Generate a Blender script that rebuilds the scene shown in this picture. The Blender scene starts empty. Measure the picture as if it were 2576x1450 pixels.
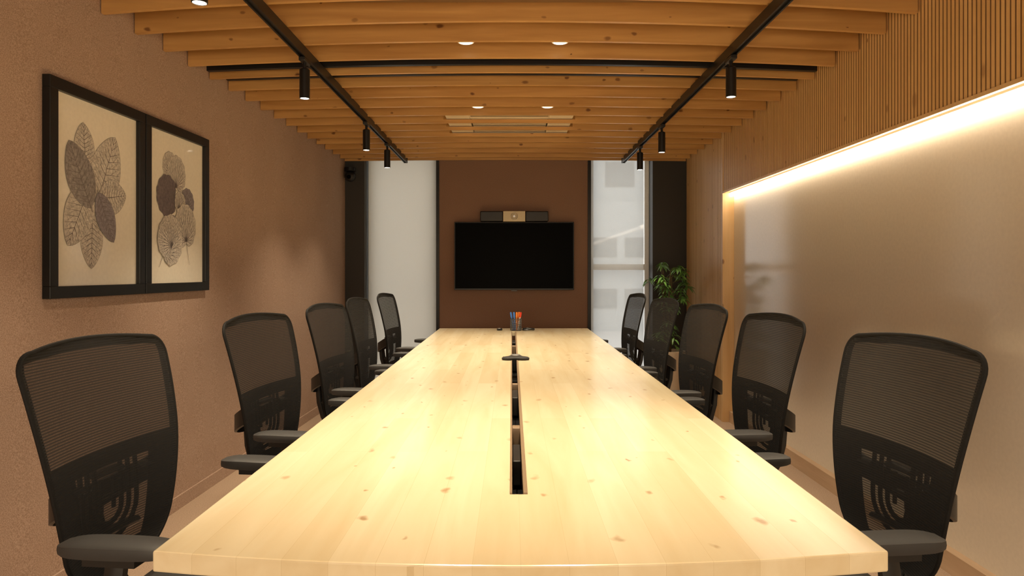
import bpy, bmesh, math, random
from mathutils import Vector, Matrix
random.seed(4)
PI = math.pi
SC = bpy.context.scene
C = SC.collection
CAMZ = 1.243
F = 1717.0

# ------------------------------------------------------------------ materials
def new_mat(name):
    m = bpy.data.materials.new(name); m.use_nodes = True
    nt = m.node_tree
    return m, nt, nt.nodes['Principled BSDF'], nt.nodes['Material Output']

def plain(name, col, rough=.5, metal=0.0, spec=.5, coat=0.0, var=0.0, vscale=60, bump=0.0):
    m, nt, b, o = new_mat(name)
    b.inputs['Roughness'].default_value = rough
    b.inputs['Metallic'].default_value = metal
    b.inputs['Specular IOR Level'].default_value = spec
    b.inputs['Coat Weight'].default_value = coat
    b.inputs['Coat Roughness'].default_value = .06
    tc = nt.nodes.new('ShaderNodeTexCoord')
    n = nt.nodes.new('ShaderNodeTexNoise'); n.inputs['Scale'].default_value = vscale; n.inputs['Detail'].default_value = 5
    nt.links.new(tc.outputs['Object'], n.inputs['Vector'])
    r = nt.nodes.new('ShaderNodeValToRGB')
    v = max(var, .03)
    r.color_ramp.elements[0].position = .3; r.color_ramp.elements[1].position = .7
    r.color_ramp.elements[0].color = (*[max(0, c*(1-v)) for c in col], 1)
    r.color_ramp.elements[1].color = (*[min(1, c*(1+v)) for c in col], 1)
    nt.links.new(n.outputs['Fac'], r.inputs['Fac'])
    nt.links.new(r.outputs['Color'], b.inputs['Base Color'])
    if bump:
        bp = nt.nodes.new('ShaderNodeBump'); bp.inputs['Strength'].default_value = bump; bp.inputs['Distance'].default_value = .004
        nt.links.new(n.outputs['Fac'], bp.inputs['Height']); nt.links.new(bp.outputs['Normal'], b.inputs['Normal'])
    return m

def emis(name, col, s):
    m, nt, b, o = new_mat(name)
    b.inputs['Base Color'].default_value = (*col, 1)
    b.inputs['Emission Color'].default_value = (*col, 1)
    b.inputs['Emission Strength'].default_value = s
    return m

def math_node(nt, op, a=None, b=None, clamp=False):
    n = nt.nodes.new('ShaderNodeMath'); n.operation = op; n.use_clamp = clamp
    for i, v in enumerate((a, b)):
        if v is None: continue
        if isinstance(v, (int, float)): n.inputs[i].default_value = v
        else: nt.links.new(v, n.inputs[i])
    return n.outputs[0]

def wood(name, c1, c2, axis='x', rough=.4, knots=None, plank=None, grain=14, knot_scale=4.0, coat=0.0, knotcol=(.16, .05, .015), gate=.45, kr0=.05, kr1=.10, kstr=.4, wob=.015):
    """knots: 2D knot coordinates as ((ax, ay, az), (bx, by, bz)) weights of object x, y, z"""
    m, nt, b, o = new_mat(name)
    L = nt.links
    tc = nt.nodes.new('ShaderNodeTexCoord')
    mp = nt.nodes.new('ShaderNodeMapping')
    s = {'x': (.9, grain, grain), 'y': (grain, .9, grain), 'z': (grain, grain, .9)}[axis]
    mp.inputs['Scale'].default_value = s
    L.new(tc.outputs['Object'], mp.inputs['Vector'])
    n = nt.nodes.new('ShaderNodeTexNoise'); n.inputs['Scale'].default_value = 1.6; n.inputs['Detail'].default_value = 6
    n.inputs['Distortion'].default_value = .6
    L.new(mp.outputs['Vector'], n.inputs['Vector'])
    r = nt.nodes.new('ShaderNodeValToRGB')
    r.color_ramp.elements[0].position = .3; r.color_ramp.elements[1].position = .68
    r.color_ramp.elements[0].color = (*c1, 1); r.color_ramp.elements[1].color = (*c2, 1)
    L.new(n.outputs['Fac'], r.inputs['Fac'])
    col = r.outputs['Color']
    sp = nt.nodes.new('ShaderNodeSeparateXYZ'); L.new(tc.outputs['Object'], sp.inputs[0])
    if plank:
        cb = nt.nodes.new('ShaderNodeCombineXYZ')
        a1, a2 = plank[2]
        L.new(sp.outputs[a1], cb.inputs[0]); L.new(sp.outputs[a2], cb.inputs[1])
        br = nt.nodes.new('ShaderNodeTexBrick'); br.offset = .37; br.offset_frequency = 2
        br.inputs['Scale'].default_value = 1; br.inputs['Brick Width'].default_value = plank[0]; br.inputs['Row Height'].default_value = plank[1]
        br.inputs['Mortar Size'].default_value = .0004
        br.inputs['Color1'].default_value = (.91, .88, .82, 1); br.inputs['Color2'].default_value = (1.0, 1.0, 1.0, 1); br.inputs['Mortar'].default_value = (.82, .77, .69, 1)
        L.new(cb.outputs[0], br.inputs['Vector'])
        mx = nt.nodes.new('ShaderNodeMix'); mx.data_type = 'RGBA'; mx.blend_type = 'MULTIPLY'; mx.inputs['Factor'].default_value = 1
        L.new(col, mx.inputs['A']); L.new(br.outputs['Color'], mx.inputs['B'])
        col = mx.outputs['Result']
    if knots:
        cb = nt.nodes.new('ShaderNodeCombineXYZ')
        for i, w in enumerate(knots):
            acc = None
            for k in range(3):
                if w[k] == 0: continue
                t = math_node(nt, 'MULTIPLY', sp.outputs[k], w[k])
                acc = t if acc is None else math_node(nt, 'ADD', acc, t)
            L.new(acc, cb.inputs[i])
        n2 = nt.nodes.new('ShaderNodeTexNoise'); n2.inputs['Scale'].default_value = 30; n2.inputs['Detail'].default_value = 2
        L.new(cb.outputs[0], n2.inputs['Vector'])
        vm = nt.nodes.new('ShaderNodeVectorMath'); vm.operation = 'MULTIPLY_ADD'
        L.new(n2.outputs['Color'], vm.inputs[0]); vm.inputs[1].default_value = (wob, wob, 0); L.new(cb.outputs[0], vm.inputs[2])
        vo = nt.nodes.new('ShaderNodeTexVoronoi'); vo.voronoi_dimensions = '2D'; vo.inputs['Scale'].default_value = knot_scale
        L.new(vm.outputs[0], vo.inputs['Vector'])
        kr = nt.nodes.new('ShaderNodeValToRGB')
        kr.color_ramp.elements[0].position = kr0; kr.color_ramp.elements[0].color = (1, 1, 1, 1)
        kr.color_ramp.elements[1].position = kr1; kr.color_ramp.elements[1].color = (0, 0, 0, 1)
        sc = nt.nodes.new('ShaderNodeSeparateColor'); L.new(vo.outputs['Color'], sc.inputs[0])
        dist = math_node(nt, 'DIVIDE', vo.outputs['Distance'], math_node(nt, 'ADD', math_node(nt, 'MULTIPLY', sc.outputs[2], .9), .25))
        L.new(dist, kr.inputs['Fac'])
        g = math_node(nt, 'GREATER_THAN', sc.outputs[0], gate)
        fac = math_node(nt, 'MULTIPLY', kr.outputs['Color'], g)
        fac = math_node(nt, 'MULTIPLY', fac, math_node(nt, 'ADD', math_node(nt, 'MULTIPLY', sc.outputs[1], .5), kstr))
        mx = nt.nodes.new('ShaderNodeMix'); mx.data_type = 'RGBA'
        L.new(fac, mx.inputs['Factor']); L.new(col, mx.inputs['A']); mx.inputs['B'].default_value = (*knotcol, 1)
        col = mx.outputs['Result']
    L.new(col, b.inputs['Base Color'])
    b.inputs['Roughness'].default_value = rough
    b.inputs['Coat Weight'].default_value = coat
    b.inputs['Coat Roughness'].default_value = .18
    return m

def fabric_wall(name, c1, c2):
    m, nt, b, o = new_mat(name); L = nt.links
    tc = nt.nodes.new('ShaderNodeTexCoord')
    n = nt.nodes.new('ShaderNodeTexNoise'); n.inputs['Scale'].default_value = 240; n.inputs['Detail'].default_value = 3
    L.new(tc.outputs['Object'], n.inputs['Vector'])
    n2 = nt.nodes.new('ShaderNodeTexNoise'); n2.inputs['Scale'].default_value = 2.5
    L.new(tc.outputs['Object'], n2.inputs['Vector'])
    f = math_node(nt, 'ADD', math_node(nt, 'MULTIPLY', n.outputs['Fac'], .9), math_node(nt, 'MULTIPLY', n2.outputs['Fac'], .10))
    r = nt.nodes.new('ShaderNodeValToRGB')
    r.color_ramp.elements[0].position = .35; r.color_ramp.elements[1].position = .65
    r.color_ramp.elements[0].color = (*c1, 1); r.color_ramp.elements[1].color = (*c2, 1)
    L.new(f, r.inputs['Fac']); L.new(r.outputs['Color'], b.inputs['Base Color'])
    b.inputs['Roughness'].default_value = .85; b.inputs['Specular IOR Level'].default_value = .2
    bp = nt.nodes.new('ShaderNodeBump'); bp.inputs['Strength'].default_value = .08; bp.inputs['Distance'].default_value = .002
    L.new(n.outputs['Fac'], bp.inputs['Height']); L.new(bp.outputs['Normal'], b.inputs['Normal'])
    return m

def mesh_fabric(name):
    m, nt, b, o = new_mat(name); L = nt.links
    b.inputs['Base Color'].default_value = (.016, .0155, .0155, 1); b.inputs['Roughness'].default_value = .65
    b.inputs['Specular IOR Level'].default_value = .25
    tc = nt.nodes.new('ShaderNodeTexCoord'); sp = nt.nodes.new('ShaderNodeSeparateXYZ'); L.new(tc.outputs['Object'], sp.inputs[0])
    fr = math_node(nt, 'FRACT', math_node(nt, 'DIVIDE', sp.outputs[2], .0062))
    fac = math_node(nt, 'ADD', math_node(nt, 'MULTIPLY', math_node(nt, 'GREATER_THAN', fr, .50), .16), .075)
    tr = nt.nodes.new('ShaderNodeBsdfTransparent')
    mx = nt.nodes.new('ShaderNodeMixShader')
    L.new(fac, mx.inputs[0]); L.new(b.outputs[0], mx.inputs[1]); L.new(tr.outputs[0], mx.inputs[2])
    L.new(mx.outputs[0], o.inputs['Surface'])
    return m

def blind_fabric(name, transp):
    m, nt, b, o = new_mat(name); L = nt.links
    tc = nt.nodes.new('ShaderNodeTexCoord'); n = nt.nodes.new('ShaderNodeTexNoise'); n.inputs['Scale'].default_value = 300
    L.new(tc.outputs['Object'], n.inputs['Vector'])
    d = nt.nodes.new('ShaderNodeBsdfDiffuse'); d.inputs['Color'].default_value = (.80, .77, .70, 1)
    t = nt.nodes.new('ShaderNodeBsdfTranslucent'); t.inputs['Color'].default_value = (.82, .80, .74, 1)
    p = nt.nodes.new('ShaderNodeBsdfTransparent')
    m1 = nt.nodes.new('ShaderNodeMixShader'); m1.inputs[0].default_value = .55
    L.new(d.outputs[0], m1.inputs[1]); L.new(t.outputs[0], m1.inputs[2])
    m2 = nt.nodes.new('ShaderNodeMixShader')
    f = math_node(nt, 'ADD', math_node(nt, 'MULTIPLY', n.outputs['Fac'], .06), transp-.03)
    L.new(f, m2.inputs[0]); L.new(m1.outputs[0], m2.inputs[1]); L.new(p.outputs[0], m2.inputs[2])
    L.new(m2.outputs[0], o.inputs['Surface'])
    return m

def pane_glass(name):
    m, nt, b, o = new_mat(name); L = nt.links
    p = nt.nodes.new('ShaderNodeBsdfTransparent'); g = nt.nodes.new('ShaderNodeBsdfGlossy'); g.inputs['Roughness'].default_value = .02
    mx = nt.nodes.new('ShaderNodeMixShader'); mx.inputs[0].default_value = .07
    L.new(p.outputs[0], mx.inputs[1]); L.new(g.outputs[0], mx.inputs[2]); L.new(mx.outputs[0], o.inputs['Surface'])
    return m

M = {}
M['wall'] = fabric_wall('brown_fabric', (.325, .215, .155), (.54, .385, .295))
M['wall_dark'] = fabric_wall('dark_brown_fabric', (.225, .130, .088), (.32, .198, .137))
M['slat'] = wood('orange_pine', (.47, .24, .072), (.64, .36, .122), 'x', .38, ((.6, 5.3, 0), (0, 2.7, 1)), None, 12, 8.0, 0, (.13, .04, .012), .30)
M['panel'] = wood('pine_batten', (.69, .42, .165), (.76, .49, .21), 'z', .45, ((0, 1, 0), (0, 0, .5)), None, 12, 5.0)
M['groove_shade'] = plain('batten_groove_shade', (.30, .155, .055), .7)  # shade of the gaps between battens, painted on as darker colour
M['pine'] = wood('pale_pine', (.68, .43, .19), (.79, .55, .28), 'z', .4, ((1, 1, 0), (0, 0, .6)), None, 12, 7.0)
M['groove_shade_pale'] = plain('pale_groove_shade', (.52, .31, .13), .7)  # paler painted gap shade for the far battens
M['skirt'] = wood('pine_skirting', (.50, .34, .21), (.62, .45, .30), 'y', .45, None, None, 12, 6.0)
M['table'] = wood('table_pine', (.75, .62, .40), (.83, .725, .51), 'y', .22, ((1, 0, 0), (0, .62, 0)), (1.15, .082, (1, 0)), 9, 8.0, .35, (.36, .21, .095), .28, .03, .095, .35, .03)
M['black'] = plain('black_metal', (.012, .012, .012), .4, .3)
M['plastic'] = plain('black_plastic', (.014, .013, .012), .42)
M['matte'] = plain('matte_black', (.020, .019, .018), .7, spec=.3)
M['pad'] = plain('charcoal_rubber', (.036, .0355, .0355), .55)
M['seat'] = plain('black_seat_fabric', (.02, .019, .018), .85, var=.3, vscale=200)
M['mesh'] = mesh_fabric('chair_mesh')
M['frame_fabric'] = plain('black_weave', (.010, .0095, .009), .7, spec=.2, var=.3, vscale=300)
M['steel'] = plain('steel', (.5, .5, .5), .3, .9)
M['ceiling'] = plain('ceiling_paint', (.26, .155, .066), .8)
M['carpet'] = plain('carpet', (.40, .285, .20), .95, var=.25, vscale=220, bump=.3)
M['board'] = plain('whiteboard_glass', (.80, .735, .625), .13, spec=.7)
M['led'] = emis('led_strip', (1.0, .86, .66), 13)
M['lens'] = emis('lamp_lens', (1.0, .88, .70), 14)
M['lens_soft'] = emis('downlight_lens', (1.0, .86, .64), 3.0)
M['white'] = plain('white_plastic', (.82, .81, .78), .45)
M['ac'] = plain('warm_white_plastic', (.70, .60, .44), .45)
M['dark_gap'] = plain('dark_slot', (.02, .02, .02), .7)
M['pillar'] = plain('dark_pillar', (.030, .028, .024), .6)
M['screen'] = plain('tv_screen', (.002, .002, .002), .4, spec=.03)
M['silver'] = plain('champagne_metal', (.42, .34, .21), .4, .7)
M['blind'] = blind_fabric('blind_left', .06)
M['blind2'] = blind_fabric('blind_right', .55)
M['glass'] = pane_glass('window_glass')
M['paper'] = plain('print_paper', (.86, .80, .67), .5, coat=.4)
M['leaf_pale'] = plain('print_pale', (.57, .52, .45), .6, var=.25, vscale=90)
M['leaf_mid'] = plain('print_mid', (.28, .25, .235), .6, var=.35, vscale=90)
M['leaf_dark'] = plain('print_dark', (.15, .12, .125), .6, var=.35, vscale=90)
M['leaf_plum'] = plain('print_plum', (.26, .23, .25), .6, var=.25, vscale=90)
M['vein'] = plain('print_vein', (.15, .125, .12), .6)
M['green'] = plain('leaf_green', (.15, .33, .075), .4, var=.4, vscale=12)
M['stem'] = plain('plant_stem', (.10, .075, .03), .7)
M['soil'] = plain('soil', (.03, .02, .014), .95, var=.4)
M['pot'] = plain('cream_planter', (.66, .57, .44), .5)
M['ext'] = plain('pale_facade', (.36, .40, .43), .8)
M['ext_win'] = plain('facade_window', (.07, .10, .13), .3)
M['ground'] = plain('paving', (.5, .5, .5), .9)
M['wire'] = plain('grey_wire', (.075, .07, .065), .4, .6)
for nm, c in dict(red=(.70, .05, .02), blue=(.06, .20, .60), orange=(.80, .22, .03), ink=(.02, .02, .02), grey=(.14, .135, .13), lip=(.24, .165, .10), cream=(.60, .50, .35), louver=(.30, .22, .12)).items():
    M[nm] = plain('plastic_'+nm, c, .4)

# ------------------------------------------------------------------ mesh builder
class MB:
    def __init__(s): s.v = []; s.f = []; s.m = []
    def face(s, idx, mat=0): s.f.append(tuple(idx)); s.m.append(mat)
    def box(s, x0, x1, y0, y1, z0, z1, mat=0, T=None, ymat=None):
        b = len(s.v)
        for x, y, z in ((x0,y0,z0),(x1,y0,z0),(x1,y1,z0),(x0,y1,z0),(x0,y0,z1),(x1,y0,z1),(x1,y1,z1),(x0,y1,z1)):
            p = Vector((x, y, z))
            if T: p = T @ p
            s.v.append(tuple(p))
        for k, q in enumerate(((0,3,2,1),(4,5,6,7),(0,1,5,4),(1,2,6,5),(2,3,7,6),(3,0,4,7))):
            s.face([b+i for i in q], ymat if (ymat is not None and k in (2, 4)) else mat)
    def tube(s, pts, r, n=10, mat=0, caps=True, flat=None):
        pts = [Vector(p) for p in pts]; rs = r if isinstance(r, (list, tuple)) else [r]*len(pts)
        rings = []; up = None
        for i, p in enumerate(pts):
            t = (pts[min(i+1, len(pts)-1)] - pts[max(i-1, 0)]).normalized()
            if up is None:
                up = Vector((0, 0, 1)) if abs(t.z) < .9 else Vector((1, 0, 0))
            side = t.cross(up).normalized(); up2 = side.cross(t).normalized(); up = up2
            b = len(s.v)
            fx, fy = flat if flat else (1, 1)
            for k in range(n):
                a = 2*PI*k/n
                s.v.append(tuple(p + side*math.cos(a)*rs[i]*fx + up2*math.sin(a)*rs[i]*fy))
            rings.append(b)
        for a, b in zip(rings, rings[1:]):
            for k in range(n): s.face((a+k, a+(k+1) % n, b+(k+1) % n, b+k), mat)
        if caps:
            s.face([rings[0]+k for k in range(n)][::-1], mat); s.face([rings[-1]+k for k in range(n)], mat)
    def closed_tube(s, pts, r, n=8, mat=0):
        pts = [Vector(p) for p in pts]; N = len(pts); rings = []
        for i, p in enumerate(pts):
            t = (pts[(i+1) % N]-pts[i-1]).normalized(); side = t.cross(Vector((1, 0, 0))).normalized(); u = side.cross(t)
            b = len(s.v); rings.append(b)
            for k in range(n):
                a = 2*PI*k/n; s.v.append(tuple(p+side*math.cos(a)*r+u*math.sin(a)*r))
        for i in range(N):
            a, b = rings[i], rings[(i+1) % N]
            for k in range(n): s.face((a+k, a+(k+1) % n, b+(k+1) % n, b+k), mat)
    def cyl(s, p0, p1, r0, r1=None, n=20, mat=0):
        s.tube([p0, p1], [r0, r0 if r1 is None else r1], n, mat)
    def lathe(s, prof, n=28, c=(0, 0, 0), mat=0):
        rings = []
        for r, z in prof:
            b = len(s.v); rings.append(b)
            for k in range(n):
                a = 2*PI*k/n; s.v.append((c[0]+r*math.cos(a), c[1]+r*math.sin(a), c[2]+z))
        for a, b in zip(rings, rings[1:]):
            for k in range(n): s.face((a+k, a+(k+1) % n, b+(k+1) % n, b+k), mat)
        s.face([rings[0]+k for k in range(n)][::-1], mat); s.face([rings[-1]+k for k in range(n)], mat)
    def grid(s, P, nu, nv, keep=None, mat=0):
        b = len(s.v)
        for i in range(nu+1):
            for j in range(nv+1): s.v.append(tuple(P(i/nu, j/nv)))
        for i in range(nu):
            for j in range(nv):
                if keep and not keep((i+.5)/nu, (j+.5)/nv): continue
                q = b+i*(nv+1)+j
                s.face((q, q+1, q+nv+2, q+nv+1), mat)
    def poly(s, pts, mat=0):
        b = len(s.v); s.v += [tuple(p) for p in pts]; s.face(range(b, b+len(pts)), mat)
    def build(s, name, mats, parent=None, bevel=0, seg=2, smooth=True, fix=True, solid=0):
        me = bpy.data.meshes.new(name); me.from_pydata(s.v, [], s.f)
        for m in (mats if isinstance(mats, (list, tuple)) else [mats]): me.materials.append(m)
        for p, mi in zip(me.polygons, s.m): p.material_index = mi
        if fix:
            bm = bmesh.new(); bm.from_mesh(me); bmesh.ops.recalc_face_normals(bm, faces=bm.faces); bm.to_mesh(me); bm.free()
        if smooth:
            me.polygons.foreach_set('use_smooth', [True]*len(me.polygons)); me.set_sharp_from_angle(angle=math.radians(38))
        me.update()
        o = bpy.data.objects.new(name, me); C.objects.link(o)
        if parent: o.parent = parent
        if solid:
            md = o.modifiers.new('solid', 'SOLIDIFY'); md.thickness = solid
        if bevel:
            md = o.modifiers.new('bevel', 'BEVEL'); md.width = bevel; md.segments = seg; md.limit_method = 'ANGLE'; md.angle_limit = math.radians(40)
        return o

def tag(o, label, cat, group=None):
    o['label'] = label; o['category'] = cat
    if group: o['group'] = group
    return o
def thing(name, label, cat, loc=(0, 0, 0), rz=0, group=None):
    o = bpy.data.objects.new(name, None); o.empty_display_size = .1; C.objects.link(o)
    o.location = loc; o.rotation_euler = (0, 0, rz)
    return tag(o, label, cat, group)
def struct(o): o['kind'] = 'structure'; return o
def copy_tree(o, parent=None):
    c = o.copy(); C.objects.link(c); c.parent = parent
    for ch in list(o.children): copy_tree(ch, c)
    return c
def cr(tab, x):
    n = len(tab)
    if x <= tab[0][0]: return tab[0][1]
    if x >= tab[-1][0]: return tab[-1][1]
    for i in range(n-1):
        if tab[i][0] <= x <= tab[i+1][0]:
            x0, y0 = tab[i]; x1, y1 = tab[i+1]; t = (x-x0)/(x1-x0)
            m0 = (y1-tab[i-1][1])/(x1-tab[i-1][0]) if i > 0 else (y1-y0)/(x1-x0)
            m1 = (tab[i+2][1]-y0)/(tab[i+2][0]-x0) if i < n-2 else (y1-y0)/(x1-x0)
            h = x1-x0
            return (2*t**3-3*t*t+1)*y0+(t**3-2*t*t+t)*h*m0+(-2*t**3+3*t*t)*y1+(t**3-t*t)*h*m1

# ------------------------------------------------------------------ room shell
CZ = 2.50
Y0, Y1 = -1.3, 6.9
def wx(y): return -1.68-.022*(6.9-y)
b = MB(); b.box(-2.2, 2.2, Y0, 7.2, -.08, 0); struct(b.build('floor', M['carpet'], smooth=False))
b = MB(); b.box(-2.2, 2.2, Y0, 7.2, CZ, CZ+.08); struct(b.build('ceiling', M['ceiling'], smooth=False))
b = MB(); p0 = (wx(Y0), Y0); p1 = (wx(7.2), 7.2)
for z in (0, CZ):
    b.v += [(p0[0], p0[1], z), (p1[0], p1[1], z), (p1[0]-.1, p1[1], z), (p0[0]-.1, p0[1], z)]
for q in ((0,1,5,4),(1,2,6,5),(2,3,7,6),(3,0,4,7),(0,3,2,1),(4,5,6,7)): b.face(q)
struct(b.build('wall_left', M['wall'], smooth=False))
b = MB(); b.box(1.87, 1.97, Y0, 7.2, 0, CZ); struct(b.build('wall_right', M['wall'], smooth=False))
b = MB(); b.box(-2.0, 2.0, Y0-.1, Y0, 0, CZ); struct(b.build('wall_front', M['wall'], smooth=False))
# centre panel of the far wall
b = MB(); b.box(-.735, .765, 6.9, 7.15, 0, CZ); struct(b.build('wall_back', M['wall_dark'], smooth=False))
b = MB(); b.box(-.765, -.735, 6.88, 7.15, 0, CZ); struct(b.build('trim_1', M['black'], smooth=False))
b = MB(); b.box(.765, .797, 6.88, 7.15, 0, CZ); struct(b.build('trim_2', M['black'], smooth=False))
b = MB(); b.box(-1.68, -1.485, 6.87, 7.15, 0, CZ); struct(b.build('trim_3', M['pillar'], smooth=False))
b = MB(); b.box(1.415, 1.87, 6.87, 7.15, 0, CZ); struct(b.build('trim_4', M['pillar'], smooth=False))
bl = MB()
for z in (0, .07):
    bl.v += [(wx(Y0)+.010, Y0, z), (wx(6.86)+.010, 6.86, z), (wx(6.86), 6.86, z), (wx(Y0), Y0, z)]
for q in ((0,1,5,4),(1,2,6,5),(2,3,7,6),(3,0,4,7),(0,3,2,1),(4,5,6,7)): bl.face(q)
struct(bl.build('baseboard_left', M['wall'], smooth=False))

# right side: vertical battens
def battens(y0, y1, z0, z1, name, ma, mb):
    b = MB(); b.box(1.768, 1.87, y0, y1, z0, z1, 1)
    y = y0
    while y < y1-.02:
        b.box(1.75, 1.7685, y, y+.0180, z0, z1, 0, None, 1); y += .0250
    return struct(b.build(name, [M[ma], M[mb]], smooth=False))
ZN = 1.912
battens(Y0, 5.66, ZN, CZ, 'trim_5', 'panel', 'groove_shade')
battens(5.70, 6.86, 0, CZ, 'trim_6', 'pine', 'groove_shade_pale')
b = MB(); b.box(1.746, 1.87, 5.66, 5.70, 0, CZ-.002); struct(b.build('trim_7', M['pine'], smooth=False))
b = MB(); b.box(1.744, 1.766, Y0, 5.66, ZN-.016, ZN); struct(b.build('trim_8', M['pine'], smooth=False))
b = MB(); b.box(1.80, 1.845, Y0, 5.66, 0, .09); struct(b.build('baseboard_right', M['skirt'], smooth=False))

wb = thing('whiteboard', 'wide glossy cream writing board recessed in the right wall', 'whiteboard', (1.84, 2.2, .09))
b = MB(); b.box(0, .028, -3.4, 3.458, 0, 1.80); b.build('writing_surface', M['board'], wb, smooth=False)
led = thing('light_strip', 'glowing warm LED strip along the top of the recessed writing board', 'light strip', (1.802, 2.2, ZN-.042))
b = MB(); b.box(-.002, .034, -3.4, 3.45, .028, .043); b.build('channel', M['white'], led, smooth=False)
b = MB(); b.box(0, .026, -3.4, 3.45, 0, .028); b.build('diffuser', M['led'], led, smooth=False)

# windows
def window(n, x0, x1, transom):
    b = MB(); w = .045
    b.box(x0, x0+w, 7.06, 7.11, 0, CZ); b.box(x1-w, x1, 7.06, 7.11, 0, CZ)
    b.box(x0+w, x1-w, 7.06, 7.11, 0, .06); b.box(x0+w, x1-w, 7.06, 7.11, CZ-.06, CZ)
    for z in transom: b.box(x0+w, x1-w, 7.06, 7.11, z, z+.06)
    o = struct(b.build('window_%d' % n, M['white'], smooth=False))
    g = MB(); g.box(x0+w, x1-w, 7.083, 7.087, .06, CZ-.06); g.build('pane', M['glass'], o, smooth=False)
window(1, -1.485, -.765, [])
window(2, .797, 1.415, [1.265])
def blind(x0, x1, mat, label):
    t = thing('roller_blind', label, 'blind', ((x0+x1)/2, 7.0, .03), group='roller blinds on the far windows')
    w = (x1-x0)/2
    b = MB(); b.box(-w, w, -.001, .001, .02, 2.40); b.build('blind_fabric', mat, t, smooth=False)
    b = MB(); b.cyl((-w, .02, 2.41), (w, .02, 2.41), .022); b.build('roller', M['white'], t)
    b = MB(); b.box(-w, w, -.008, .008, 0, .025); b.build('bottom_bar', M['white'], t, bevel=.003)
blind(-1.47, -.775, M['blind'], 'opaque white roller blind pulled down left of the television')
blind(.805, 1.348, M['blind2'], 'sheer white roller blind right of the television with outdoor shapes behind')

# outside
b = MB(); b.box(-30, 30, 7.3, 60, -.3, -.15); struct(b.build('ground', M['ground'], smooth=False))
bd = thing('building', 'pale building seen dimly through the sheer blind', 'building', (3.2, 16, -.15))
b = MB(); b.box(-3.5, 4, 0, 5, 0, 3.05); b.box(-1.2, 4, .8, 5, 3.05, 5.2); b.build('facade', M['ext'], bd, smooth=False)
for x in (-1.35, -.55, .25, 1.05):
    for z in (.55, 1.75):
        b = MB(); b.box(x, x+.6, -.03, 0, z, z+.45); b.build('facade_window', M['ext_win'], bd, smooth=False)
for x in (-.9, .1, 1.0):
    b = MB(); b.box(x, x+.7, .77, .8, 3.5, 4.1); b.build('facade_window', M['ext_win'], bd, smooth=False)

# ------------------------------------------------------------------ ceiling slats
ORD = ['first', 'second', 'third', 'fourth', 'fifth', 'sixth', 'seventh', 'eighth', 'ninth', 'tenth', 'eleventh', 'twelfth', 'thirteenth', 'fourteenth', 'fifteenth', 'sixteenth', 'seventeenth', 'eighteenth', 'nineteenth', 'twentieth', 'twenty-first', 'twenty-second', 'twenty-third', 'twenty-fourth']
ZS = 2.356
def bow(d): return min(.072, .066*(3/d)**2)
ds = [6.84]+[2.93+.25*k for k in range(15, -1, -1)]+[2.68, 2.43, 2.18, 1.93, 1.68]
def slat_bottom(x, d):
    u = (x-.0)/1.76
    return ZS+bow(d)*max(0, 1-u*u)
ST = .022
for i, d in enumerate(ds):
    xl = wx(d)+.004; xr = 1.742
    xs = [xl+(xr-xl)*k/28 for k in range(29)]
    notch = 5.05 < d < 5.9
    if notch: xs = sorted(xs+[-.522, -.52, .48, .482])
    b = MB()
    for x in xs:
        zb = slat_bottom(x, d)
        zt = zb+.026 if notch and -.521 < x < .481 else CZ
        b.v += [(x, d, zb), (x, d+ST, zb), (x, d+ST, zt), (x, d, zt)]
    n = len(xs)
    for k in range(n-1):
        a = 4*k
        for e in range(4): b.face((a+e, a+(e+1) % 4, a+4+(e+1) % 4, a+4+e))
    b.face((3, 2, 1, 0)); e = 4*(n-1); b.face((e, e+1, e+2, e+3))
    o = b.build('timber_slat', M['slat'], smooth=False)
    tag(o, 'pine ceiling slat across the room, %s counting from the television wall' % ORD[i], 'ceiling slat', 'pine ceiling slats')

for d, zo, h, lab in ((3.80, .006, .08, 'thick black metal crossbar between the ceiling slats over both front spotlights'), (4.06, .029, .05, 'thin black strip just behind the thick crossbar between ceiling slats')):  # second entry is a thin black strip along the slat gap
    b = MB(); n = 20
    for k in range(n+1):
        x = -1.70+3.40*k/n; zb = slat_bottom(x, d)+zo
        b.v += [(x, d, zb), (x, d+.03, zb), (x, d+.03, zb+h), (x, d, zb+h)]
    for k in range(n):
        a = 4*k
        for e in range(4): b.face((a+e, a+(e+1) % 4, a+4+(e+1) % 4, a+4+e))
    b.face((3, 2, 1, 0)); e = 4*n; b.face((e, e+1, e+2, e+3))
    tag(b.build('crossbar', M['black'], smooth=False), lab, 'crossbar')

# tracks and spotlights
WARM = (1.0, .82, .58)
def lamp(loc, power, size, blend, parent=None, rad=.03, col=WARM):
    l = bpy.data.lights.new('spot_beam', 'SPOT'); l.energy = power; l.spot_size = math.radians(size); l.spot_blend = blend
    l.color = col; l.shadow_soft_size = rad
    o = bpy.data.objects.new('spot_beam', l); C.objects.link(o); o.location = loc
    if parent: o.parent = parent
    return o
TX = {'l': -1.06, 'r': 1.11}
for k, lab in (('l', 'long black lighting track under the slats on the framed pictures side'), ('r', 'long black lighting track under the slats on the whiteboard side')):
    t = thing('lighting_track', lab, 'lighting track', (TX[k], 3.7, 2.332), group='ceiling lighting tracks')
    b = MB(); b.box(-.017, -.009, -3.0, 3.1, 0, .05); b.box(.009, .017, -3.0, 3.1, 0, .05); b.box(-.009, .009, -3.0, 3.1, .01, .05); b.build('rail', M['black'], t, smooth=False)
    for e in (-3.0, 3.1):
        c = MB(); c.box(-.019, .019, e-.01, e+.01, -.002, .05); c.build('end_cap', M['plastic'], t, bevel=.002)
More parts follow.
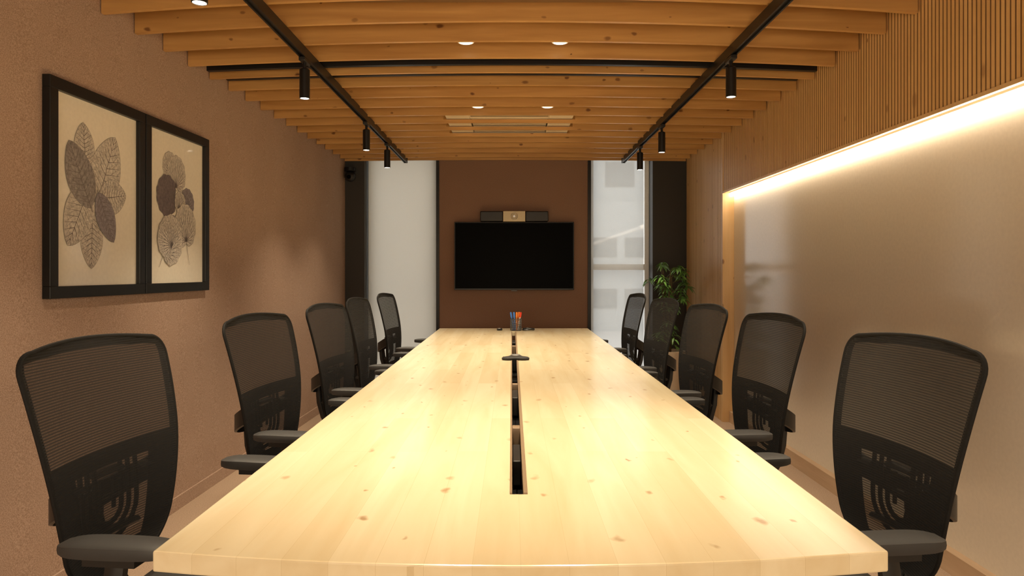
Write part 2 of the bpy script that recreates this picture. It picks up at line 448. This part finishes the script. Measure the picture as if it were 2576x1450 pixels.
def spotlight(x, d, label, size, power):
    t = thing('track_spotlight', label, 'spotlight', (x, d, 2.332), group='black track spotlights')
    b = MB(); b.box(-.016, .016, -.05, .05, -.02, 0); b.build('adapter', M['plastic'], t, bevel=.003)
    b = MB(); b.cyl((0, 0, -.02), (0, 0, -.058), .009); b.build('stem', M['black'], t)
    b = MB(); b.lathe([(.02, -.05), (.026, -.055), (.026, -.20), (.0225, -.202), (.0215, -.192), (.004, -.19)]); b.build('lamp_body', M['black'], t)
    b = MB(); b.lathe([(.021, -.2), (.021, -.195)]); b.build('lamp_lens', M['lens'], t)
    lamp((0, 0, -.235), power, size, 1.0, t, .03)
for x, d, lab, sz, pw in ((-1.03, 2.25, 'black track spotlight cut by the top edge above the larger picture', 92, 74),
                  (-1.06, 3.49, 'front black cylinder spotlight on the pictures side track, at the black crossbar', 98, 80),
                  (-1.06, 4.97, 'middle black cylinder spotlight on the pictures side track', 104, 54),
                  (-1.06, 5.80, 'black cylinder spotlight on the pictures side track nearest the window', 104, 42),
                  (1.11, 3.46, 'front black cylinder spotlight on the whiteboard side track, at the black crossbar', 70, 56),
                  (1.11, 5.06, 'middle black cylinder spotlight on the whiteboard side track', 70, 50),
                  (1.11, 5.92, 'black cylinder spotlight on the whiteboard side track nearest the window', 70, 50)):
    spotlight(x, d, lab, sz, pw)
lamp((1.11, 2.1, 2.30), 66, 74, 1.0, None, .03)

DW = (1.0, .83, .59)
def downlight(x, d, z, label):
    t = thing('downlight', label, 'downlight', (x, d, z), group='recessed downlights among the slats')
    b = MB(); b.lathe([(.03, .006), (.042, .0), (.045, .003), (.045, CZ-z)]); b.build('housing', M['white'], t)
    b = MB(); b.lathe([(.034, -.002), (.034, .004)]); b.build('lamp_lens', M['lens_soft'], t)
    lamp((0, 0, -.012), 112, 98, 1.0, t, .035, DW)
for d, w, zo in ((3.55, 'front', .036), (4.80, 'rear', .024)):
    for x, s in ((-.24, 'left'), (.25, 'right')):
        downlight(x, d, ZS+bow(d)+zo, '%s %s small round white downlight between slats above the table' % (w, s))
for x in (-.24, .25): lamp((x, 1.95, ZS+.02), 128, 84, 1.0, None, .035, DW)

ac = thing('air_conditioner', 'pale ceiling cassette air conditioner partly hidden above the slats', 'air conditioner', (-.02, 5.45, 2.408))
b = MB(); b.box(-.48, -.30, -.43, .43, 0, .025); b.box(.30, .48, -.43, .43, 0, .025); b.box(-.30, .30, -.43, -.26, 0, .025); b.box(-.30, .30, .26, .43, 0, .025); b.build('face_panel', M['ac'], ac, bevel=.004)
b = MB()
for k in range(14): b.box(-.29, .29, -.25+k*.037, -.25+k*.037+.026, .006, .016)
b.build('intake_grille', M['cream'], ac, smooth=False)
b = MB(); b.box(-.40, .40, -.40, .40, .03, .09); b.build('housing', M['dark_gap'], ac, smooth=False)
for y in (-.37, .33):
    b = MB(); b.box(-.29, .29, y, y+.02, -.004, .0); b.build('louver', M['louver'], ac, smooth=False)

# ------------------------------------------------------------------ table
TC = .015
tb = thing('conference_table', 'long pine conference table with a central cable slot', 'table', (TC, 0, 0))
xs = [-.65+.0785*k for k in range(9)]; xs = [x for x in xs if x < -.03]+[-.019, .019]; xs = xs+[-x for x in reversed(xs[:-2])]
rows = [lambda x: 1.205-.060*(1-(x/.65)**2), lambda x: 1.30, lambda x: 1.517, lambda x: 3.6, lambda x: 5.64, lambda x: 5.99]
b = MB(); nx, ny = len(xs), len(rows); ZT, ZB = .75, .713
for z in (ZT, ZB):
    for j in range(ny):
        for i in range(nx): b.v.append((xs[i], rows[j](xs[i]), z))
si = xs.index(-.019)
cells = {(i, j) for i in range(nx-1) for j in range(ny-1) if not (i == si and j in (2, 3))}
K = nx*ny
for (i, j) in cells:
    a = j*nx+i; q = (a, a+1, a+nx+1, a+nx); b.face(q); b.face(tuple(k+K for k in reversed(q)))
    for (e0, e1, nb) in ((a, a+1, (i, j-1)), (a+1, a+nx+1, (i+1, j)), (a+nx+1, a+nx, (i, j+1)), (a+nx, a, (i-1, j))):
        if nb not in cells: b.face((e0, e1, e1+K, e0+K))
b.build('tabletop', M['table'], tb, bevel=.0035, smooth=False)
b = MB(); b.box(-.045, .045, 1.49, 5.67, .645, .651); b.box(-.045, -.039, 1.49, 5.67, .651, .7125); b.box(.039, .045, 1.49, 5.67, .651, .7125); b.build('cable_tray', M['black'], tb, smooth=False)
b = MB(); b.box(-.0195, -.0145, 1.52, 5.637, .706, .7515); b.box(.0105, .0195, 1.52, 5.637, .706, .7515); b.build('slot_edging', M['lip'], tb, smooth=False)
for y in (1.95, 2.85, 4.1, 5.0):
    b = MB(); b.box(-.0140, .0100, y-.09, y+.09, .66, .735 if y != 1.95 else .728); b.build('power_module', M['plastic'], tb, bevel=.003)
for y in (2.17, 3.0, 4.55):
    b = MB(); b.box(-.0140, .0100, y-.02, y+.02, .66, .752); b.build('slot_bridge', M['lip'], tb, bevel=.002)
for y in (2.1, 3.66, 5.3):
    b = MB(); b.box(-.22, .22, y-.04, y+.04, .02, .64); b.box(-.27, .27, y-.09, y+.09, 0, .02); b.build('leg', M['black'], tb, bevel=.004)
for x in (-.30, .30):
    b = MB(); b.box(x-.025, x+.025, 1.45, 5.75, .66, .7125); b.build('support_beam', M['black'], tb, smooth=False)
for y in (2.1, 3.66, 5.3):
    b = MB(); b.box(-.32, .32, y-.03, y+.03, .625, .6595); b.build('crossbeam', M['black'], tb, smooth=False)

# items on the table
hub = thing('conference_microphone', 'low black conference microphone unit astride the table slot', 'microphone', (TC+.005, 3.86, .7516))
b = MB()
n3 = 60; ring = []
for k in range(n3):
    a = 2*PI*k/n3; r = .068+.017*math.cos(3*(a-PI/2)); ring.append((r*math.cos(a), r*math.sin(a)))
for (sc_, z) in ((.96, 0), (1.0, .003), (1.0, .010), (.92, .014), (.45, .018)):
    for (x, y) in ring: b.v.append((x*sc_, y*sc_, z))
for l in range(4):
    for k in range(n3): b.face((l*n3+k, l*n3+(k+1) % n3, (l+1)*n3+(k+1) % n3, (l+1)*n3+k))
b.face(list(range(n3))[::-1]); b.face([4*n3+k for k in range(n3)])
b.build('base', M['matte'], hub)
b = MB(); b.lathe([(.028, .012), (.028, .023), (.024, .026), (.002, .027)]); b.build('cap', M['grey'], hub)

cup = thing('pen_cup', 'black wire mesh pen cup at the far end of the table', 'pen cup', (.033, 5.76, .7502))
b = MB(); R = .046
for k in range(28):
    a = 2*PI*k/28; b.tube([(R*math.cos(a), R*math.sin(a), .003), (R*math.cos(a), R*math.sin(a), .098)], .0022, 5)
for z in (.02, .036, .052, .068, .084):
    pts = [(R*math.cos(2*PI*k/24), R*math.sin(2*PI*k/24), z) for k in range(25)]; b.tube(pts, .0018, 5)
b.build('wire_mesh', M['wire'], cup)
b = MB(); b.lathe([(R+.001, 0), (R+.001, .004), (.002, .005)]); b.build('base', M['wire'], cup)
b = MB(); b.tube([(R*math.cos(2*PI*k/24), R*math.sin(2*PI*k/24), .099) for k in range(25)], .003, 8); b.build('rim', M['wire'], cup)
for (dx, dy, tx, mt, lab) in ((-.030, -.008, -.016, 'blue', 'blue marker pen leaning left in the wire cup'), (-.012, .014, -.005, 'ink', 'black marker pen standing upright in the wire cup'),
                          (.004, -.016, .003, 'orange', 'orange pen in the middle of the wire cup'), (.028, -.008, .016, 'red', 'red marker pen leaning right in the wire cup'), (-.010, -.018, -.007, 'blue', 'lighter blue pen in front in the wire cup'), (.018, .022, .010, 'orange', 'orange pen at the back right of the wire cup')):
    t = thing('pen', lab, 'pen', (.033+dx*.7, 5.76+dy*.7, .7552), group='pens in the wire cup')
    b = MB(); b.cyl((0, 0, 0), (tx, 0, .11), .0065, n=10); b.build('barrel', M['white'] if mt == 'red' else M[mt], t)
    b = MB(); b.tube([(tx, 0, .106), (tx*1.35, 0, .142), (tx*1.38, 0, .150)], [.0085, .0085, .006], 10); b.build('cap', M[mt], t)
clk = thing('remote_clicker', 'small black and white clicker left of the pen cup', 'clicker', (-.105, 5.76, .7502), .5)
b = MB(); b.box(-.022, .022, -.013, .013, 0, .018); b.build('body', M['plastic'], clk, bevel=.005, seg=3)
b = MB(); b.box(-.012, .004, -.0135, .008, .0179, .0195); b.build('button', M['white'], clk, bevel=.001)
cab = thing('cable', 'small coil of black cable right of the pen cup', 'cable', (.140, 5.76, .7502))
b = MB(); pts = []
for k in range(90):
    a = k*.33; r = .034+.006*math.sin(k*.7); pts.append((r*1.25*math.cos(a), r*.9*math.sin(a), .0045+.00016*k))
b.tube(pts, .0038, 6); b.build('coil', M['plastic'], cab)
b = MB(); b.box(-.055, -.035, -.008, .008, .001, .013); b.build('plug', M['plastic'], cab, bevel=.002)

# ------------------------------------------------------------------ television and video bar
tv = thing('television', 'black flat screen television on the dark brown wall panel', 'television', (.022, 6.897, 1.064))
b = MB(); b.box(-.598, .598, -.075, -.035, 0, .68); b.build('cabinet', M['plastic'], tv, bevel=.004)
b = MB(); b.box(-.590, .590, -.0765, -.0745, .014, .672); b.build('screen', M['screen'], tv, smooth=False)
b = MB(); b.box(-.25, .25, -.0355, 0, .18, .5); b.build('wall_bracket', M['black'], tv, smooth=False)
b = MB(); b.box(-.03, .03, -.078, -.06, -.012, 0); b.build('sensor_tab', M['grey'], tv, bevel=.002)
vb = thing('video_bar', 'black video conference bar with brass camera block above the television', 'video bar', (.022, 6.85, 1.7455))
b = MB(); b.box(-.34, -.112, -.05, .045, .004, .105); b.build('speaker', M['plastic'], vb, bevel=.008, seg=3)
b = MB(); b.box(.112, .34, -.05, .045, .004, .105); b.build('speaker', M['plastic'], vb, bevel=.008, seg=3)
b = MB(); b.box(-.112, .112, -.056, .045, .0, .108); b.build('camera_block', M['silver'], vb, bevel=.004)
b = MB()
for r in (.034, .026, .017): b.tube([(r*math.cos(2*PI*k/28), -.057, .054+r*math.sin(2*PI*k/28)) for k in range(29)], .0018, 6)
b.cyl((0, -.056, .054), (0, -.062, .054), .011); b.build('lens', M['steel'], vb)
b = MB(); b.box(-.02, .02, .045, .05, .01, .09); b.build('mount', M['black'], vb, smooth=False)

sc = thing('security_camera', 'small black camera high on the dark pillar left of the window', 'camera', (-1.615, 6.871, 2.20))
b = MB(); b.lathe([(.03, .09), (.055, .085), (.055, .05), (.02, .045)], c=(0, -.06, .0)); b.box(-.03, .03, -.06, 0, .05, .085); b.build('bracket', M['black'], sc)
b = MB(); b.lathe([(.004, -.055)]+[(.055*math.cos(t), .055*math.sin(t)) for t in [-1.4+.2*k for k in range(13)]]+[(.004, .055)], c=(0, -.06, 0)); b.build('ball', M['plastic'], sc)
b = MB(); b.cyl((0, -.105, -.01), (.0, -.122, -.014), .022, .02); b.build('lens', M['screen'], sc)

# ------------------------------------------------------------------ framed leaf prints
def vstrip(b, p, q, h, o=.0003):
    p, q = Vector(p), Vector(q)
    if (p-q).length < 1e-5: return
    d = (q-p).normalized(); n = Vector((0, -d.z, d.y))*h; o = Vector((o, 0, 0))
    b.poly([p+n+o, p-n+o, q-n*.4+o, q+n*.4+o], 4)
def oval(b, a, c, L, W, ang, mat, lay, nv=10):
    L *= 1.17; W *= 1.27; a = a*.86-.004; c = c*.91-.0
    ux, uz = math.cos(ang), math.sin(ang); vx, vz = -uz, ux
    x = .014+lay*.0005
    def P(t, s): return (x, a+ux*L*(t-.5)+vx*s, c+uz*L*(t-.5)+vz*s)
    def w(t): return W/2*max(0, math.sin(PI*min(1, t**.9)))**.7
    up = [P(t/18, w(t/18)) for t in range(19)]; dn = [P(t/18, -w(t/18)) for t in range(17, 0, -1)]
    b.poly(up+dn, mat)
    vstrip(b, P(-.06, 0), P(.98, 0), .0019)
    for k in range(1, nv+1):
        t = k/(nv+1.3)
        for sg in (1, -1): vstrip(b, P(t, 0), P(min(.97, t+.13), sg*w(min(.97, t+.13))*.95), .0012)
        for sg in (1, -1): vstrip(b, P(t+.04, sg*w(t+.04)*.3), P(min(.97, t+.17), sg*w(min(.97, t+.17))*.7), .0007)
        for sg in (1, -1): vstrip(b, P(t+.06, sg*w(t+.06)*.55), P(min(.97, t+.02), sg*w(min(.97, t+.02))*.9), .0005)
    for sg in (1, -1):
        rr = [P(t/18, sg*w(t/18)) for t in range(19)]
        for p, q in zip(rr, rr[1:]): vstrip(b, p, q, .0007)
def round_leaf(b, a, c, R, ang, mat, lay, stem=0.0, off=.72):
    """round leaf whose veins fan out from a stalk point near its edge"""
    x = .014+lay*.0005; ca, cc = a+off*R*math.cos(ang), c+off*R*math.sin(ang); n = 40; pts = []
    for k in range(n):
        t = ang+PI+2*PI*(k+.5)/n; u = abs((k+.5)/n-.5)*2
        r = R*(1+.035*math.sin(k*1.9))*(1-.22*max(0, u-.86)/.14)
        pts.append((x, ca+r*math.cos(t), cc+r*math.sin(t)*1.08))
    b.poly(pts, mat)
    for p, q in zip(pts, pts[1:]+pts[:1]): vstrip(b, p, q, .0008)
    base = Vector((x, a, c))
    for k in range(3, n-3, 2):
        q = base.lerp(Vector(pts[k]), .95); vstrip(b, base, q, .0017)
        m = base.lerp(q, .5); vstrip(b, m, base.lerp(Vector(pts[k+1]), .93), .0009)
        m = base.lerp(q, .72); vstrip(b, m, base.lerp(Vector(pts[k-1]), .95), .0007)
    if stem: vstrip(b, base, (x, a-stem*math.cos(ang+.15), c-stem*math.sin(ang+.15)), .0020)
def picture(yc, w, label, painter):
    zc, h = 1.567, .852
    t = thing('framed_print', label, 'framed picture', (wx(yc), yc, zc), -.022, 'framed leaf prints on the left wall')
    b = MB(); e = .047
    b.box(0, .032, -w/2, w/2, h/2-e, h/2); b.box(0, .032, -w/2, w/2, -h/2, -h/2+e)
    b.box(0, .032, -w/2, -w/2+e, -h/2+e, h/2-e); b.box(0, .032, w/2-e, w/2, -h/2+e, h/2-e)
    b.build('frame', M['black'], t, bevel=.002, smooth=False)
    b = MB(); b.box(.003, .0135, -w/2+e, w/2-e, -h/2+e, h/2-e)
    painter(b)
    b.build('leaf_print', [M['paper'], M['leaf_pale'], M['leaf_mid'], M['leaf_dark'], M['vein'], M['leaf_plum']], t, smooth=False, fix=False)
D = math.radians
def art1(b):
    oval(b, .062, .125, .29, .16, D(68), 1, 1); oval(b, -.053, -.213, .20, .115, D(-92), 1, 2); oval(b, .115, .005, .17, .12, D(10), 1, 3)
    oval(b, -.11, .215, .16, .10, D(95), 1, 4); oval(b, -.15, -.10, .25, .14, D(-118), 1, 5)
    oval(b, -.142, .078, .25, .135, D(118), 2, 6); oval(b, .055, -.10, .20, .10, D(-62), 5, 7)
def art2(b):
    round_leaf(b, -.05, .17, .07, D(120), 1, 1); round_leaf(b, -.02, .115, .092, D(82), 1, 2)
    round_leaf(b, .075, .0, .072, D(60), 5, 3); round_leaf(b, -.035, .07, .098, D(186), 3, 4)
    round_leaf(b, .01, .0, .055, D(70), 1, 5)
    round_leaf(b, -.02, -.06, .085, D(255), 2, 6); round_leaf(b, .085, -.16, .110, D(96), 1, 7, .13)
    round_leaf(b, -.135, -.225, .120, D(48), 1, 8, .09); round_leaf(b, -.06, -.19, .085, D(150), 1, 9)
picture(2.900, .645, 'front framed print of overlapping skeleton oval leaves', art1)
picture(3.550, .640, 'framed print of round fan veined leaves further along the left wall', art2)

# ------------------------------------------------------------------ potted plant
pl = thing('potted_plant', 'leafy green plant in tall cream planter in the right far corner', 'potted plant', (1.455, 6.35, 0))
b = MB(); b.lathe([(.105, 0), (.115, .01), (.155, .50), (.155, .515), (.14, .515), (.135, .47), (.004, .468)], 32); b.build('planter', M['pot'], pl)
b = MB(); b.lathe([(.134, .469), (.10, .482), (.004, .488)], 24); b.build('soil', M['soil'], pl)
st = MB(); lf = MB(); rnd = random.Random(11)
def leaf(p, d, L, W, droop):
    d = d.normalized(); s = d.cross(Vector((0, 0, 1)));
    if s.length < .1: s = Vector((1, 0, 0))
    s.normalize(); k0 = len(lf.v); n = 5
    for i in range(n+1):
        t = i/n; w = W/2*math.sin(PI*min(.97, t*.93+.05))**.8 if i < n else .001
        c = p+d*L*t+Vector((0, 0, -droop*L*t*t)); 
        lf.v += [tuple(c-s*w+Vector((0, 0, w*.35))), tuple(c), tuple(c+s*w+Vector((0, 0, w*.35)))]
    for i in range(n):
        a = k0+3*i; lf.face((a, a+1, a+4, a+3)); lf.face((a+1, a+2, a+5, a+4))
tips = []
for k in range(4):
    a = k*1.57+.4; top = Vector((.055*math.cos(a)-.015, .06*math.sin(a), 1.20+.05*(k % 2)))
    base = Vector((.02*math.cos(a), .02*math.sin(a), .48)); mid = (base+top)/2+Vector((.02*math.sin(a), .02*math.cos(a), 0))
    st.tube([base, mid, top], [.011, .009, .006], 8)
    for j in range(11):
        if j in (3, 4): continue
        p = base.lerp(top, min(1, max(.08, (.05+j*.096))))
        aa = rnd.random()*6.28; R = rnd.uniform(.06, .17) if j > 3 else rnd.uniform(.05, .11)
        q = p+Vector((R*math.cos(aa), R*math.sin(aa), rnd.uniform(.02, .12)))
        st.tube([p, (p+q)/2+Vector((0, 0, .015)), q], [.004, .003, .002], 6); tips.append((q, j))
for q, j in tips:
    n = 12 if j > 4 else 8
    for i in range(n):
        aa = i*2.4+rnd.random(); leaf(q+Vector((0, 0, rnd.uniform(-.03, .02))), Vector((math.cos(aa), math.sin(aa), rnd.uniform(-.1, .5))), rnd.uniform(.055, .085), rnd.uniform(.018, .028), rnd.uniform(.4, 1.0))
st.build('stem', M['stem'], pl); lf.build('foliage', M['green'], pl, fix=False)

# ------------------------------------------------------------------ chairs
ZBB, ZTT = .50, 1.066
PROF = [(.45, -.238), (.5, -.231), (.6, -.222), (.7, -.221), (.8, -.229), (.9, -.247), (1.0, -.271), (1.09, -.298)]
HW = [(.45, .140), (.5, .158), (.6, .187), (.7, .211), (.8, .230), (.9, .242), (1.0, .250), (1.09, .254)]
def hw(z):
    w = cr(HW, z); r = .050
    if z > ZTT-r: w -= r-math.sqrt(max(0, r*r-(z-(ZTT-r))**2))
    r = .11
    if z < ZBB+r: w -= r-math.sqrt(max(0, r*r-((ZBB+r)-z)**2))
    return w
def S(z, s, off=0.0):
    k = min(1, max(0, (z-.92)/.15)); k = k*k*(3-2*k)
    return Vector((cr(PROF, z)+.028*s*s-off, s*hw(z), z+.014*(1-s*s)*k))
def zt(u): return ZBB+(ZTT-ZBB)*(.5-.5*math.cos(PI*u))
def make_chair(label):
    t = thing('office_chair', label, 'chair', group='mesh office chairs around the conference table')
    b = MB(); b.grid(lambda u, v: S(zt(u), 2*v-1), 40, 16); b.build('backrest_mesh', M['mesh'], t, fix=False)
    def keep(u, v):
        z, s = zt(u), abs(2*v-1)
        return s > .915 or z > ZTT-.022 or z < ZBB+.06 or (z < .80 and s > .60) or (.772 < z < .81)
    b = MB(); b.grid(lambda u, v: S(zt(u), 2*v-1, .006), 60, 48, keep)
    out = [S(zt(k/40), 1, .004) for k in range(41)]+[S(ZTT, 1-2*k/12, .004) for k in range(1, 12)]+[S(zt(1-k/40), -1, .004) for k in range(41)]+[S(ZBB, -1+2*k/12, .004) for k in range(1, 12)]
    b.closed_tube(out, .0056, 8); b.build('backrest_frame', M['frame_fabric'], t, fix=False)
    b = MB()
    def Y(y, z, off=.018): return S(z, max(-.98, min(.98, y/hw(z))), off)
    for i_, r in enumerate((.046, .072, .098)):
        zc = .660
        pts = [Y(-r, .785-(.785-zc)*k/10) for k in range(10)]
        pts += [Y(-r*math.cos(PI*k/12), zc-r*.9*math.sin(PI*k/12)) for k in range(0, 13)]
        pts += [Y(r, zc+(.785-zc)*k/10) for k in range(1, 11)]
        b.tube(pts, .0088, 6, flat=(1, .5))
    b.tube([Y(-.046+.0092*k, .750, .020) for k in range(11)], .020, 6, flat=(1, .4))
    for z in (.690,): b.tube([Y(-.024+.0048*k, z, .020) for k in range(11)], .009, 6, flat=(1, .5))
    for sg in (1, -1):
        b.tube([Y(sg*.022, .735-.009*k, .020) for k in range(10)], .008, 6, flat=(1, .5))
        b.tube([Y(sg*(.098+.006*k), .735, .020) for k in range(8)], .020, 6, flat=(1, .4))
    b.tube([Y(-.10+.02*k, .60, .020) for k in range(11)], .016, 6, flat=(1, .5))
    b.build('lumbar_support', M['plastic'], t)
    b = MB(); n = 18
    for k in range(n+1):
        a = -1+2*k/n; y = a*.190; x = -.210-.085*(1-a**4); z0, z1 = (.70, .760)
        z0 -= .03*(1-a*a); z1 -= .05*(1-a**4)
        b.v += [(x, y, z0-.03*(1-a**4)), (x-.010, y, z0-.03*(1-a**4)), (x-.010, y, z1), (x, y, z1)]
    for k in range(n):
        q = 4*k
        for e in range(4): b.face((q+e, q+(e+1) % 4, q+4+(e+1) % 4, q+4+e))
    b.face((3, 2, 1, 0)); q = 4*n; b.face((q, q+1, q+2, q+3)); b.build('lumbar_band', M['plastic'], t)
    b = MB(); path = [(-.292, .70), (-.294, .66), (-.285, .59), (-.262, .52), (-.22, .45), (-.14, .405), (-.02, .395)]
    for i, (x, z) in enumerate(path):
        p, q = path[max(0, i-1)], path[min(len(path)-1, i+1)]; dx, dz = q[0]-p[0], q[1]-p[1]; l = math.hypot(dx, dz); nx_, nz_ = -dz/l*.012, dx/l*.012; w = .03+.022*min(1, i/3)
        b.v += [(x+nx_, -w, z+nz_), (x-nx_, -w, z-nz_), (x-nx_, w, z-nz_), (x+nx_, w, z+nz_)]
    for k in range(len(path)-1):
        q = 4*k
        for e in range(4): b.face((q+e, q+(e+1) % 4, q+4+(e+1) % 4, q+4+e))
    b.face((3, 2, 1, 0)); q = 4*(len(path)-1); b.face((q, q+1, q+2, q+3)); b.build('back_support', M['plastic'], t, bevel=.005)
    b = MB(); nS = 12
    def seat_top(u, v):
        x = -.21+.47*u; y = -.255+.51*v; ex = abs(2*u-1); ey = abs(2*v-1)
        return Vector((x*(1-.04*ey**4), y*(1-.10*ex**6), .475-.012*math.cos(PI*(v-.5))-.03*max(0, (u-.7)/.3)**2-.02*ey**6-.015*ex**8))
    b.grid(seat_top, nS, nS); k0 = len(b.v)
    b.grid(lambda u, v: Vector((seat_top(u, v).x*.96, seat_top(u, v).y*.96, .408)), nS, nS)
    def idx(i, j): return i*(nS+1)+j
    ring = [(i, 0) for i in range(nS)]+[(nS, j) for j in range(nS)]+[(i, nS) for i in range(nS, 0, -1)]+[(0, j) for j in range(nS, 0, -1)]
    for (p, q) in zip(ring, ring[1:]+ring[:1]): b.face((idx(*p), idx(*q), k0+idx(*q), k0+idx(*p)))
    b.build('seat', M['seat'], t)
    b = MB(); b.box(-.12, .12, -.10, .10, .365, .407); b.build('tilt_mechanism', M['plastic'], t, bevel=.01)
    for sg in (1, -1):
        b = MB(); b.tube([(.0, sg*.10, .388), (-.005, sg*.24, .388), (-.005, sg*.302, .405), (-.005, sg*.318, .46), (-.0, sg*.316, .56), (.01, sg*.308, .668)], [.018, .018, .020, .021, .019, .018], 10, flat=(1.3, .8))
        b.box(-.05, .06, sg*.307-.022, sg*.307+.022, .664, .678)
        a = b.build('armrest', M['plastic'], t)
        b = MB(); n = 14; k0 = 0
        for k in range(n+1):
            u = k/n; x = -.105+.230*u; e = math.sqrt(max(0, 1-(2*u-1)**10)); w = (.034+.005*math.sin(PI*u))*max(.6, e); zt_ = .709-.006*(2*u-1)**4-.002*u; zb = .678+.004*(2*u-1)**4; yc = sg*(.307-.006*u)
            m_ = (zt_+zb)/2
            for (fy, fz) in ((-1, .0), (-.93, .75), (-.75, 1), (.75, 1), (.93, .75), (1, .0), (.9, -.8), (.7, -1), (-.7, -1), (-.9, -.8)):
                b.v.append((x, yc+fy*w, m_+fz*(zt_-zb)/2))
        for k in range(n):
            q = 10*k
            for e in range(10): b.face((q+e, q+(e+1) % 10, q+10+(e+1) % 10, q+10+e))
        b.face(range(10)); b.face([10*n+e for e in range(10)]); b.build('arm_pad', M['pad'], a)
    b = MB(); b.lathe([(.030, .10), (.030, .26), (.018, .262), (.018, .37)], 18); b.build('gas_column', M['black'], t)
    bs = MB(); bs.lathe([(.045, .075), (.045, .115), (.032, .125)], 18)
    for k in range(5):
        a = 2*PI*k/5+.3; ca, sa = math.cos(a), math.sin(a)
        bs.tube([(.03*ca, .03*sa, .098), (.16*ca, .16*sa, .088), (.29*ca, .29*sa, .072)], [.024, .02, .016], 8, flat=(1, .7))
    base = bs.build('base', M['plastic'], t)
    for k in range(5):
        a = 2*PI*k/5+.3; ca, sa = math.cos(a), math.sin(a); c = Vector((.29*ca, .29*sa, .028)); nrm = Vector((-sa, ca, 0)); w = MB()
        for sg in (1, -1): w.cyl(c+nrm*sg*.006, c+nrm*sg*.024, .028, n=16)
        w.cyl(c+Vector((0, 0, .0)), c+Vector((0, 0, .045)), .006, n=8); w.build('caster', M['black'], base)
    return t
proto = None
def chair(side, xt, d, th, label):
    global proto
    if proto is None: proto = make_chair(label); o = proto
    else: o = copy_tree(proto)
    rz = -D(th) if side == 'l' else PI+D(th)
    ox = Vector((-.30*math.cos(rz), -.30*math.sin(rz), 0))
    o.location = Vector((xt, d, 0))-ox; o.rotation_euler = (0, 0, rz); o['label'] = label
LP = [(-1.06, 1.695, 6), (-1.008, 2.62, 8), (-.980, 3.47, 7), (-1.0, 4.26, 3), (-.995, 5.18, 4)]
RP = [(1.035, 1.72, 6), (1.036, 2.62, 5), (1.008, 3.40, 6), (.975, 4.19, 6), (.977, 5.13, 4)]
W5 = ['nearest the camera', 'second from the camera', 'third from the camera', 'fourth from the camera', 'farthest from the camera']
for (x, d, th), w in zip(LP, W5): chair('l', x, d, th, 'black mesh office chair on the pictures side of the table, '+w)
for (x, d, th), w in zip(RP, W5): chair('r', x, d, th, 'black mesh office chair on the whiteboard side of the table, '+w)

# ------------------------------------------------------------------ light, world, camera
def area(name, loc, rot, sx, sy, p, col):
    l = bpy.data.lights.new(name, 'AREA'); l.shape = 'RECTANGLE'; l.size = sx; l.size_y = sy; l.energy = p; l.color = col
    o = bpy.data.objects.new(name, l); C.objects.link(o); o.location = loc; o.rotation_euler = rot
area('added_fill_light', (-.2, -1.15, 1.15), (D(98), 0, 0), 2.6, .8, 56, (1.0, .82, .59))  # unseen fill lamp added behind the camera to brighten slats and walls
w = bpy.data.worlds.new('World'); SC.world = w; w.use_nodes = True
bg = w.node_tree.nodes['Background']; bg.inputs['Color'].default_value = (.99, .985, .955, 1); bg.inputs['Strength'].default_value = 2.3
cam = bpy.data.cameras.new('Camera'); cam.lens = 24; cam.sensor_width = 36; cam.shift_y = -40/2576; cam.clip_start = .02
co = bpy.data.objects.new('Camera', cam); C.objects.link(co); co.location = (0, 0, CAMZ); co.rotation_euler = (PI/2, 0, 0); SC.camera = co
SC.view_settings.view_transform = 'Standard'
SC.view_settings.look = 'None'
SC.view_settings.exposure = 0
